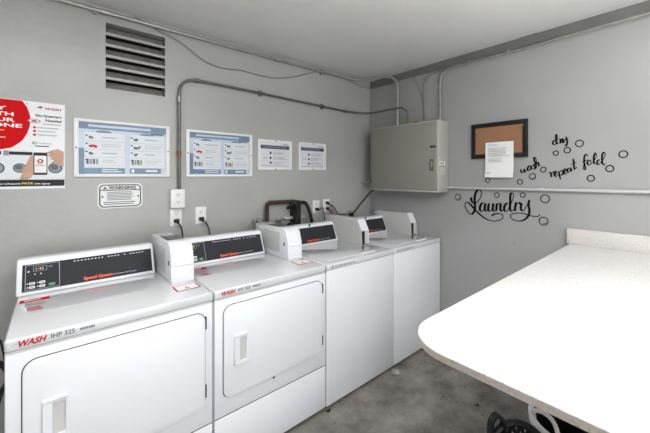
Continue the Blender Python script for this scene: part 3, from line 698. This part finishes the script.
def valve(label, u, v):
    x, z = LW(u, v, .06)
    t = thing('water_valve', label, 'valve', (x, 0, z), 'water valves on the left wall')
    mb = MB(); mb.cyl((x, 0, z), (0, -1, 0), .012, .07, M['darksteel'], 12); mb.cyl((x, -.04, z), (0, 0, -1), .011, .09, M['darksteel'], 12); mb.cyl((x, -.0, z), (0, -1, 0), .026, .006, M['steel'], 16)
    off(mb.build('body', t), t)
    mb = MB(); n = 20; mb.tube([(x+.036*cos(2*pi*k/n), -.075+.004*cos(6*pi*k/n), z+.036*sin(2*pi*k/n)) for k in range(n)], .0055, M['steel'], 8, closed=True)
    for k in range(4): mb.tube([(x, -.075, z), (x+.034*cos(pi*k/2+.4), -.075, z+.034*sin(pi*k/2+.4))], .004, M['steel'], 6)
    off(mb.build('handwheel', t), t)
valve('round-handled water valve left of the rusty pipe', 258, 222)
valve('round-handled water valve under the arch of the rusty pipe', 281, 221.5)
mb = MB(); x, z = LW(284, 221.5, .08); mb.tube(spline([(x+.03, -.045, z-.06), (x+.07, -.08, z-.02), (x+.085, -.09, z-.06), (x+.09, -.1, .85)], 8), .011, M['rubber'], 8)
tag(recentre(mb.build('supply_hose')), 'short black water hose curving beside the right water valve', 'hose')
# black cable coil in the gap left of the first dryer
mb = MB(); cx, cz = -2.853, .60
P = [(cx+.045*cos(k*.5)+.004*k*.02, -.36-.002*k, cz+.075*sin(k*.5)) for k in range(38)]
mb.tube(spline([(-3.2, -.34, .82), (-2.95, -.35, .81), (-2.84, -.36, .79)]+P+[(-2.87, -.45, .3), (-2.87, -.5, .02)], 4), .004, M['rubber'], 8)
tag(recentre(mb.build('cable_coil')), 'black cable coil hanging in the gap left of the first dryer', 'cable')

# ================================================================== MACHINES
YF = -.9076
def console(t, W, x1, washer, name):
    "control console along the rear of the top; x1 = right end"
    z0 = .94; prof = [(.553, z0), (.618, 1.088), (.632, 1.102), (.70, 1.10), (.712, z0)]
    con = MB().prism(prof, -.004, x1, 'x', M['enamel'], .006, 3).build('control_console', t)
    # sloped face frame
    o = Vector((0, .553, z0)); up = Vector((0, .065, .148)); L = up.length; up.normalize(); n = Vector((0, -up.z, up.y))
    mb = MB(); pl = Plane2(mb, o, (1, 0, 0), up, n)
    a0, a1, b0, b1 = .016, x1-.014, .017, L-.014
    q = [pl.P(a, b, l) for l in (0, 5) for a, b in ((a0, b0), (a1, b0), (a1, b1), (a0, b1))]
    mb.add(q, [(0, 1, 2, 3), (4, 5, 6, 7), (0, 1, 5, 4), (1, 2, 6, 5), (2, 3, 7, 6), (3, 0, 4, 7)], M['panel'])
    pl.lines(a0+.16 if not washer else a0+.06, a1-.08, b1-.014, b1-.010, 1, M['greytxt'], l=6, ragged=0, fill=.7) if False else None
    for k in range(22 if not washer else 0):
        x = a0+.19+k*.0145
        if k in (9, 14, 16): continue
        pl.rect(x, b1-.015, x+.008, b1-.011, M['sheet'], 6)
    tx = .245 if not washer else .25
    pl.text('Speed Queen', tx, b0+.012, .014, M['orange'], w=.122, l=6, bold=.05)
    pl.text('Commercial '+name, tx+.124, b0+.0135, .0065, M['sheet'], w=.112, l=6)
    if washer:
        pl.rect(a0+.02, b0+.03, a0+.026, b1-.02, M['greytxt'], 6)
    fp = mb.build('face_panel', con)
    if not washer:
        mb = MB(); pl = Plane2(mb, o+n*.003, (1, 0, 0), up, n)
        for q in ((a0+.010, b0+.004, a0+.013, b1-.004), (a0+.133, b0+.004, a0+.136, b1-.004), (a0+.010, b0+.004, a0+.136, b0+.007), (a0+.010, b1-.007, a0+.136, b1-.004)): pl.rect(*q, M['greytxt'], 1)
        mb2 = MB(); p2 = Plane2(mb2, o+n*.003, (1, 0, 0), up, n)
        p2.rect(a0+.038, b1-.038, a0+.088, b1-.014, M['greytxt'], 1); p2.rect(a0+.040, b1-.036, a0+.086, b1-.016, M['black'], 2)
        p2.text('1:45', a0+.048, b1-.032, .011, M['display'], w=.028, l=3)
        mb2.build('display', con)
        pl.disc(a0+.022, b1-.036, .004, M['sheet'], 2); pl.disc(a0+.045, b1-.052, .003, M['sheet'], 2); pl.disc(a0+.066, b1-.052, .003, M['sheet'], 2); pl.rect(a0+.094, b1-.024, a0+.108, b1-.02, M['greytxt'], 2)
        mb.build('control_outline', con)
        for i in range(2):
            for j in range(2):
                mb = MB(); pl = Plane2(mb, o+n*.003, (1, 0, 0), up, n)
                x = a0+.024+.036*i; y = b0+.012+.018*j
                pl.rrect(x, y, x+.022, y+.012, .005, M['sheet'], 2); pl.rect(x+.005, y+.004, x+.017, y+.008, M['midgrey'], 3)
                pl.poly([(x-.009, y+.006), (x-.003, y+.002), (x-.003, y+.010)], M['sheet'], 2)
                mb.build('button', con)
        mb = MB(); pl = Plane2(mb, o+n*.003, (1, 0, 0), up, n); pl.rrect(a0+.094, b0+.012, a0+.119, b0+.026, .006, M['green'], 2)
        mb.build('button', con)['label'] = 'green start button'
    return con
def hole_dots(mb, x, y, z):
    for k in (0, .022): mb.cyl((x+k, y, z), (0, 0, 1), .004, .001, M['black'], 8)
def sticker(t, pts_rect, name, kind):
    x0, x1, y0, y1 = pts_rect; z = .9402
    mb = MB(); pl = Plane2(mb, (0, 0, z), (1, 0, 0), (0, 1, 0), (0, 0, 1))
    if kind == 'price':
        pl.rect(x0, y0, x1, y1, M['redtxt'], 1); pl.rect(x0+.008, y0+.008, x1-.008, y1-.008, M['white'], 2)
        pl.text('6', (x0+x1)/2, y0+.02, .035, M['redtxt'], l=3, align='c')
    elif kind == 'info':
        h = y1-y0
        pl.rect(x0, y0+h*.76, x1, y1, M['red'], 1); pl.lines(x0+.015, x1-.03, y0+h*.82, y0+h*.94, 1, M['white'], l=2, ragged=0, fill=.5)
        pl.lines(x0+.02, x1-.01, y0+h*.4, y0+h*.66, 2, M['midgrey'], fill=.3); pl.lines(x0+.03, x1-.02, y0, y0+h*.34, 2, M['redtxt'], fill=.45)
        for b in (.3, .62): pl.disc(x0+.008, y0+h*b, .004, M['greytxt'], 2)
    else:
        pl.lines(x0, x1, y0, y1, 3, M['midgrey'], fill=.35); pl.lines(x0+.02, x1-.02, y0+.01, y1-.01, 2, M['redtxt'], l=3, fill=.3)
    mb.build(name, t)
def dryer(x_left, label, first):
    W = .7075 if first else .702
    t = thing('clothes_dryer', label, 'dryer', (x_left, YF, 0), 'white commercial dryers')
    MB().box(.001, W-.001, .004, .71, .02, .897, M['enamel'], .006).box(.02, W-.02, .03, .68, 0, .03, M['gap']).build('cabinet', t)
    mb = MB().box(0, W, -.004, .712, .896, .94, M['enamel_top'], .009, 3)
    mb.build('top_panel', t)
    # lower access panel, front skin and their seams
    mb = MB(); mb.box(.003, W-.003, -.0005, .006, .2985, .888, M['enamel'], .002); mb.build('front_panel', t)
    mb = MB(); mb.box(.003, W-.003, -.0005, .006, .03, .294, M['enamel'], .002); mb.build('lower_panel', t)
    MB().box(.004, W-.004, .001, .004, .29, .30, M['gap']).build('seam', t); MB().box(.004, W-.004, .0, .004, .886, .897, M['enamel_grey']).build('seam', t)
    a0, a1, b0, b1 = .046, .668, .385, .852
    mb = MB(); mb.prism(rr_pts(a0-.0035, b0-.0035, a1+.0035, b1+.0035, .045, 8), -.0012, .002, 'y', M['gap']); mb.build('door_gap', t)  # dark plate behind the door: the shade in the gap drawn as colour
    d = MB().prism(rr_pts(a0, b0, a1, b1, .042, 8), -.010, .002, 'y', M['enamel'], .002).build('door', t)
    h0, h1, k0, k1 = .094, .168, .538, .695
    mb = MB()
    outer = rr_pts(h0, k0, h1, k1, .010, 4); inner = rr_pts(h0+.030, k0+.018, h1-.007, k1-.018, .006, 4); n = len(outer)
    V = [(x, -.010, z) for x, z in outer]+[(x+(.004 if x > .13 else -.001), -.022, z) for x, z in [(h0+.005+(p[0]-h0)*.93, k0+.003+(p[1]-k0)*.96) for p in outer]]+[(x, -.019, z) for x, z in inner]+[(x, -.0102, z) for x, z in inner]
    Fc = []
    for r_ in range(3):
        for i in range(n): j = (i+1) % n; Fc.append((r_*n+i, r_*n+j, (r_+1)*n+j, (r_+1)*n+i))
    mb.add(V, Fc, M['enamel'], True)
    mb.add([(x, -.0104, z) for x, z in inner], [tuple(range(n))], M['enamel_grey'])
    mb.build('door_handle', d)
    for z in (.80, .47):
        MB().box(a1+.000, a1+.006, -.012, -.001, z-.03, z+.03, M['gap'], .001).build('hinge', d)
    MB().cyl(((a0+a1)/2-.03, -.002, b0-.004), (0, -1, 0), .006, .008, M['gap'], 8).build('door_catch', t)
    # lettering on the front edge of the top
    mb = MB(); pl = Plane2(mb, (0, -.0042, .912), (1, 0, 0), (0, 0, 1), (0, -1, 0))
    pl.text('WASH', .036, -.002, .020, M['redtxt'], w=.074, shear=.3, bold=.04, l=1); pl.text('IHP 325', .120, 0, .017, M['midgrey'], w=.068, l=1, bold=.02)
    [pl.rect(.203+.0065*k, .004, .208+.0065*k, .013, M['midgrey'], 1) for k in range(7)]
    pl.lines(.022, .045, .008, .012, 1, M['greytxt'], l=1, ragged=0)
    mb.build('lettering', t)
    console(t, W, .572, False, 'Dryer')
    # coin meter box at the right end
    prof = [(.74, .94), (.74, 1.142), (.33, 1.150), (.290, 1.128), (.266, 1.06), (.257, .94)]
    b = MB().prism(prof, .585, .699, 'x', M['enamel'], .004, 2).build('coin_meter', t)
    MB().box(.5835, .5855, .37, .60, .975, 1.115, M['enamel_grey'], .0006).build('side_panel', b)
    MB().box(.600, .690, .40, .56, 1.1465, 1.1505, M['plate'], .001).build('top_plate', b)
    mb = MB(); mb.box(.5833, .586, .305, .318, 1.03, 1.055, M['black'], .001); mb.build('lock', b)
    mb = MB(); mb.prism([(.261, 1.03), (.256, 1.033), (.262, 1.05), (.27, 1.052)], .590, .694, 'x', M['enamel'], .001); mb.build('front_flap', b)
    mb = MB(); hole_dots(mb, .63, .66, 1.1445); mb.build('rivet', b)
    if first: sticker(t, (.014, .115, .29, .475), 'info_sticker', 'info')
    else: sticker(t, (.014, .115, .29, .475), 'info_sticker', 'info')
    sticker(t, (.575, .69, .115, .21), 'price_sticker', 'price')
    for x in (W-.002,): MB().box(W-.004, W+.0006, -.0045, .0, .892, .899, M['gap']).build('edge_clip', t)
    return t
dryer(-2.7755, 'nearest white front-load dryer, leftmost machine under the payment poster', True)
dryer(-2.063, 'second white front-load dryer, next to the washers', False)
def washer(x_left, label):
    W = .669
    t = thing('washing_machine', label, 'washing machine', (x_left, YF, 0), 'white top-load washers')
    MB().box(.001, W-.001, 0, .70, .02, .897, M['enamel'], .005).box(.02, W-.02, .03, .68, 0, .03, M['gap']).build('cabinet', t)
    MB().box(0, W, -.006, .705, .899, .94, M['enamel_top'], .009, 3).box(.004, W-.004, .001, .4, .896, .9, M['enamel_grey']).build('top_panel', t)
    l = MB().prism(rr_pts(.055, .055, .555, .545, .03), .938, .9475, 'z', M['enamel_top'], .004, 2).build('lid', t)
    MB().box(.36, .50, .034, .056, .940, .9455, M['enamel'], .002).build('lid_grip', l)
    mb = MB(); pl = Plane2(mb, (0, -.0062, .912), (1, 0, 0), (0, 0, 1), (0, -1, 0))
    pl.poly([(.035, -.002), (.048, -.002), (.056, .016), (.046, .016)], M['midgrey'], 1)
    pl.text('CAUTION', .066, 0, .012, M['midgrey'], w=.07, l=1, bold=.02); pl.lines(.144, .25, 0, .012, 1, M['midgrey'], l=1, ragged=0, fill=.7) if False else [pl.rect(.146+.026*k, 0, .166+.026*k, .010, M['greytxt'], 1) for k in range(4)]
    mb.build('lettering', t)
    console(t, W, .57, True, 'Washer')
    MB().cyl((.30, .612, 1.085), (0, -.5, 1), .006, .022, M['black'], 8).build('indicator', t)
    prof = [(.74, .94), (.74, 1.142), (.312, 1.146), (.264, 1.056), (.258, .94)]
    mb = MB(); x0, x1 = .575, .665
    # shell with an open coin drawer slot in its front
    mb.prism(prof, x0, x0+.006, 'x', M['enamel_grey']); mb.prism(prof, x1-.006, x1, 'x', M['enamel'])
    mb.prism([(.74, .942), (.74, 1.142), (.312, 1.146), (.264, 1.056), (.27, 1.054), (.33, 1.05), (.33, .942)], x0+.006, x1-.006, 'x', M['enamel'])
    b = mb.build('coin_meter', t)
    MB().box(x0+.006, x0+.042, .2625, .335, .944, 1.05, M['black'], .001).build('coin_slot', b)
    MB().box(x0+.042, x1-.0065, .2622, .335, .944, 1.05, M['enamel_grey'], .001).build('slot_panel', b)
    sticker(t, (.50, .62, .13, .22), 'info_sticker', 'plain')
    return t
washer(-1.354, 'white top-load washer beside the second dryer')
washer(-.681, 'farthest white top-load washer against the right wall')

# ================================================================== FOLDING COUNTER
CZ = 1.044; XC = -1.896; YC = -1.93; YR = -2.82; R_ = .15
pts = [(-.004, YC), (-.004, YR), (XC, YR)]
for k in range(13):
    a = radians(180-90*k/12); pts.append((XC+R_+R_*cos(a), YC-R_+R_*sin(a)))
t = thing('folding_counter', 'large speckled white quartz folding counter with rounded corner', 'counter', (-.95, -2.35, 0))
mb = MB(); e = .004
bmx = bmesh.new(); A = [bmx.verts.new((x, y, CZ-.021)) for x, y in pts]; B = [bmx.verts.new((x, y, CZ)) for x, y in pts]; n = len(pts)
bmx.faces.new(A[::-1]); bmx.faces.new(B)
for i in range(n): bmx.faces.new((A[i], A[(i+1) % n], B[(i+1) % n], B[i]))
bmesh.ops.recalc_face_normals(bmx, faces=list(bmx.faces))
top_edges = [ed for ed in bmx.edges if all(v.co.z > CZ-.001 for v in ed.verts)]
bmesh.ops.bevel(bmx, geom=top_edges, offset=.003, segments=2, profile=.5, affect='EDGES')
mb.bm(bmx, M['quartz'])
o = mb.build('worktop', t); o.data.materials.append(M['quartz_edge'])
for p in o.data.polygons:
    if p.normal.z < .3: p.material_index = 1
off(o, t)
off(MB().box(-.03, -.001, YR, YC+.018, CZ, CZ+.105, M['quartz_splash'], .003).build('upstand', t), t)
mb = MB(); mb.box(-.035, -.001, YR, YC-.03, CZ-.10, CZ-.021, M['trim']); off(mb.build('wall_cleat', t), t)
for x in (-.6, -1.3):
    mb = MB(); mb.box(x-.025, x+.025, YR+.1, YR+.15, 0, CZ-.021, M['boxgrey'], .003)
    off(mb.build('leg', t), t)
off(MB().box(-1.4, -.035, YR+.1, YR+.15, CZ-.09, CZ-.022, M['trim']).build('rail', t), t)

# ================================================================== BASKET AND TOTE UNDER THE COUNTER
BX, BY_ = -1.285, -2.065
t = thing('laundry_basket', 'black lattice laundry basket with a tall loop handle under the counter edge', 'basket', (BX, BY_, 0))
def rim(a):   # a in radians about the basket centre
    d = (a-radians(22)+pi) % (2*pi)-pi; d2 = (a-radians(202)+pi) % (2*pi)-pi
    return .365+.08*max(0, cos(min(pi/2, abs(d)*1.25)))+.08*max(0, cos(min(pi/2, abs(d2)*1.25)))
def wallp(a, f, dr=0): r = .095+.035*f+dr; return (r*cos(a), r*sin(a), .02+(rim(a)-.02)*f)
mb = MB(); N = 24
for k in range(N):      # crossing lattice bars
    for s_ in (1, -1):
        a = 2*pi*k/N; mb.tube([wallp(a+s_*.9*f/8, .05+.93*f/8) for f in range(9)], .0075, M['rubber'], 6)
for f in (.25, .5, .74): mb.tube([wallp(2*pi*k/48, f) for k in range(48)], .004, M['rubber'], 6, closed=True)
mb.build('lattice_wall', t)
MB().tube([wallp(2*pi*k/64, 1) for k in range(64)], .015, M['rubber'], 8, closed=True).build('rim', t)
MB().prism([(.1*cos(2*pi*k/32), .1*sin(2*pi*k/32)) for k in range(32)], .0, .03, 'z', M['rubber']).build('bottom', t)
def loop(a0, hgt=.105, wid=.029):
    c = Vector((.128*cos(a0), .128*sin(a0), .375)); tg = Vector((cos(.75), -sin(.75), 0)) if a0 > 0 else Vector((-sin(a0), cos(a0), 0)); nr = Vector((cos(a0), sin(a0), 0))
    P = spline([c-tg*wid*1.0-Vector((0, 0, .02)), c-tg*wid+Vector((0, 0, .06)), c-tg*wid*.6+Vector((0, 0, hgt*.88)), c+Vector((0, 0, hgt)), c+tg*wid*.65+Vector((0, 0, hgt*.86)), c+tg*wid+Vector((0, 0, .05)), c+tg*wid-Vector((0, 0, .02))], 5)
    mb = MB(); V = []; n = len(P)
    cc = c+Vector((0, 0, hgt*.45))
    for i, p in enumerate(P):
        d = (P[min(i+1, n-1)]-P[max(i-1, 0)]).normalized(); o_ = d.cross(nr).normalized()
        if o_.dot(p-cc) < 0: o_ = -o_
        for s1, s2 in ((.006, .014), (.006, -.014), (-.006, -.014), (-.006, .014)): V.append(p+o_*s1+nr*s2)
    Fc = [(4*i+k, 4*i+(k+1) % 4, 4*i+4+(k+1) % 4, 4*i+4+k) for i in range(n-1) for k in range(4)]
    mb.add(V, Fc, M['rubber'], False); return mb
loop(radians(68)).build('handle', t); loop(radians(-112)).build('handle', t)
TX, TY = -.975, -2.165
t = thing('tote_basket', 'white-rimmed dark basket with a twisted white rope handle under the counter', 'basket', (TX, TY, 0))
N = 40; R1, R0, TZ = .168, .135, .44
mb = MB(); V = []
for r, z in ((R0, .0), (R1, TZ), (R1-.008, TZ), (R0-.008, .01)): V += [(r*cos(2*pi*k/N), r*sin(2*pi*k/N), z) for k in range(N)]
mb.add(V, [(q*N+k, q*N+(k+1) % N, (q+1)*N+(k+1) % N, (q+1)*N+k) for q in range(3) for k in range(N)], M['black'], True)
mb.add([(R0*.95*cos(2*pi*k/N), R0*.95*sin(2*pi*k/N), .012) for k in range(N)], [tuple(range(N))], M['black'])
mb.build('wall', t)
mb = MB(); V = []
for r, z in ((R1+.003, TZ-.035), (R1+.006, TZ-.006), (R1, TZ+.004), (R1-.012, TZ), (R1-.012, TZ-.02)): V += [(r*cos(2*pi*k/N), r*sin(2*pi*k/N), z) for k in range(N)]
mb.add(V, [(q*N+k, q*N+(k+1) % N, (q+1)*N+(k+1) % N, (q+1)*N+k) for q in range(4) for k in range(N)], M['cloth'], True); mb.build('rim', t)
def rope(P, name):
    P = spline(P, 12); mb = MB(); n = len(P)
    for s_ in range(3):
        Q = []
        for i, p in enumerate(P):
            d = (P[min(i+1, n-1)]-P[max(i-1, 0)]).normalized(); u = d.cross(Vector((0, 0, 1))); u = u.normalized() if u.length > 1e-3 else Vector((1, 0, 0)); w = d.cross(u)
            ph = i*.55+s_*2*pi/3; Q.append(p+(u*cos(ph)+w*sin(ph))*.0045)
        mb.tube(Q, .0052, M['rope'], 6)
    mb.build(name, t)
loc = Vector((TX, TY, 0))
rope([at(2, .452, 534, 411)-loc+Vector((0, 0, -.03)), at(2, .462, 534, 411)-loc, at(2, .49, 541, 411.5)-loc, at(2, .50, 549, 416.5)-loc, at(2, .49, 555, 425)-loc, at(2, .465, 558.5, 437)-loc, at(2, .43, 560, 446)-loc], 'rope_handle')
rope([(.12, -.10, .43), (.135, -.08, .49), (.15, -.03, .52), (.16, .03, .50), (.165, .06, .43)], 'rope_handle')

# ================================================================== BITS ON THE FLOOR
p = at(2, .01, 391.5, 370)
mb = MB(); bm_ = bmesh.new(); bmesh.ops.create_icosphere(bm_, subdivisions=3, radius=.03)
for v in bm_.verts: v.co *= 1+.35*sin(v.co.x*160)*cos(v.co.y*190+v.co.z*120); v.co.z = max(v.co.z*.45, -.008)
mb.bm(bm_, M['lint'], True, Matrix.Translation((p.x, min(p.y, YF-.05), .008)))
tag(recentre(mb.build('lint_clump')), 'pale clump of lint on the floor at the foot of the washers', 'lint')
for u, v, s_, l in ((328.5, 411.5, .022, 'dark dry leaf scrap on the floor by the foot of the first washer'), (477.5, 406, .016, 'dark dry leaf scrap on the floor near the black basket'), (443, 397.5, .009, 'tiny dark leaf scrap on the bare floor left of the counter')):
    p = at(2, 0, u, v); mb = MB(); V = []; n = 9
    for k in range(n):
        a = 2*pi*k/n; r = s_*(1+.4*sin(k*2.3)); V.append((r*cos(a), r*.6*sin(a), .003+.004*abs(sin(k*1.7))))
    V.append((0, 0, .007)); mb.add(V, [(k, (k+1) % n, n) for k in range(n)]+[tuple(range(n))[::-1]], M['leaf'])
    o = mb.build('leaf_scrap', loc=(p.x, p.y, 0)); tag(o, l, 'debris')

# ================================================================== LIGHT
def fixture(x, y, label, power, L=1.2, w=.28, alongx=True):
    t = thing('ceiling_light', label, 'ceiling light', (x, y, H), 'fluorescent ceiling lights')
    hx, hy = (L/2, w/2) if alongx else (w/2, L/2)
    MB().box(-hx, hx, -hy, hy, -.04, 0, M['plastic'], .004).build('housing', t)
    MB().box(-hx+.02, hx-.02, -hy+.02, hy-.02, -.055, -.04, M['tube'], .004).build('diffuser', t)
    ld = bpy.data.lights.new('lamp', 'AREA'); ld.shape = 'RECTANGLE'; ld.size = 2*hx-.05; ld.size_y = 2*hy-.05; ld.energy = power; ld.color = (1, .995, .985)
    lo = bpy.data.objects.new('lamp', ld); C.objects.link(lo); lo.parent = t; lo.location = (0, 0, -.06)
fixture(-1.45, -2.6, 'fluorescent ceiling light above the folding counter', 16, .8)
fixture(-3.0, -1.35, 'fluorescent ceiling light above the first dryer', 15)
ld = bpy.data.lights.new('daylight', 'AREA'); ld.shape = 'RECTANGLE'; ld.size = 2.4; ld.size_y = 2.1; ld.energy = 36; ld.color = (.97, .985, 1)
lo = bpy.data.objects.new('doorway_daylight', ld); C.objects.link(lo); lo.location = ((OX0+OX1)/2, YB-.05, OZ/2+.02); lo.rotation_euler = (radians(90), 0, 0)
t = thing('fill_uplighter', 'made-up fill uplighter on a stand behind the viewer, added to brighten the ceiling', 'lamp', (-2.0, -3.3, 0))  # added fill light, unseen; lifts the ceiling and the bounce from it
mb = MB(); mb.cyl((0, 0, 0), (0, 0, 1), .16, .025, M['black'], 24); mb.build('base', t)
MB().cyl((0, 0, .025), (0, 0, 1), .012, 1.53, M['darksteel'], 10).build('pole', t)
mb = MB(); n = 24; V = [(r_*cos(2*pi*k/n), r_*sin(2*pi*k/n), z) for r_, z in ((.03, 1.54), (.2, 1.66), (.196, 1.66), (.028, 1.545)) for k in range(n)]
mb.add(V, [(q*n+k, q*n+(k+1) % n, (q+1)*n+(k+1) % n, (q+1)*n+k) for q in range(3) for k in range(n)], M['plastic'], True); mb.build('uplighter_shade', t)
ld = bpy.data.lights.new('lamp', 'AREA'); ld.shape = 'DISK'; ld.size = .38; ld.energy = 96; ld.color = (1, .995, .985); ld.spread = radians(170)
lo = bpy.data.objects.new('lamp', ld); C.objects.link(lo); lo.parent = t; lo.location = (0, 0, 1.665); lo.rotation_euler = (pi, 0, 0)
w = bpy.data.worlds.new('World'); SC.world = w; w.use_nodes = True
bg = w.node_tree.nodes['Background']; bg.inputs[0].default_value = (.85, .92, 1, 1); bg.inputs[1].default_value = 1.0

# ================================================================== CAMERA
cam = bpy.data.cameras.new('Camera'); co = bpy.data.objects.new('Camera', cam); C.objects.link(co)
co.location = (CX, CY, CH); co.rotation_euler = (radians(90), 0, -YAW)
cam.sensor_width = 36; cam.lens = F/650*36; cam.shift_x = (325-PX)/650; cam.shift_y = -(216.5-PY)/650; cam.clip_start = .02
SC.camera = co
SC.view_settings.view_transform = 'Standard'; SC.view_settings.look = 'None'; SC.view_settings.exposure = 0; SC.view_settings.gamma = .93
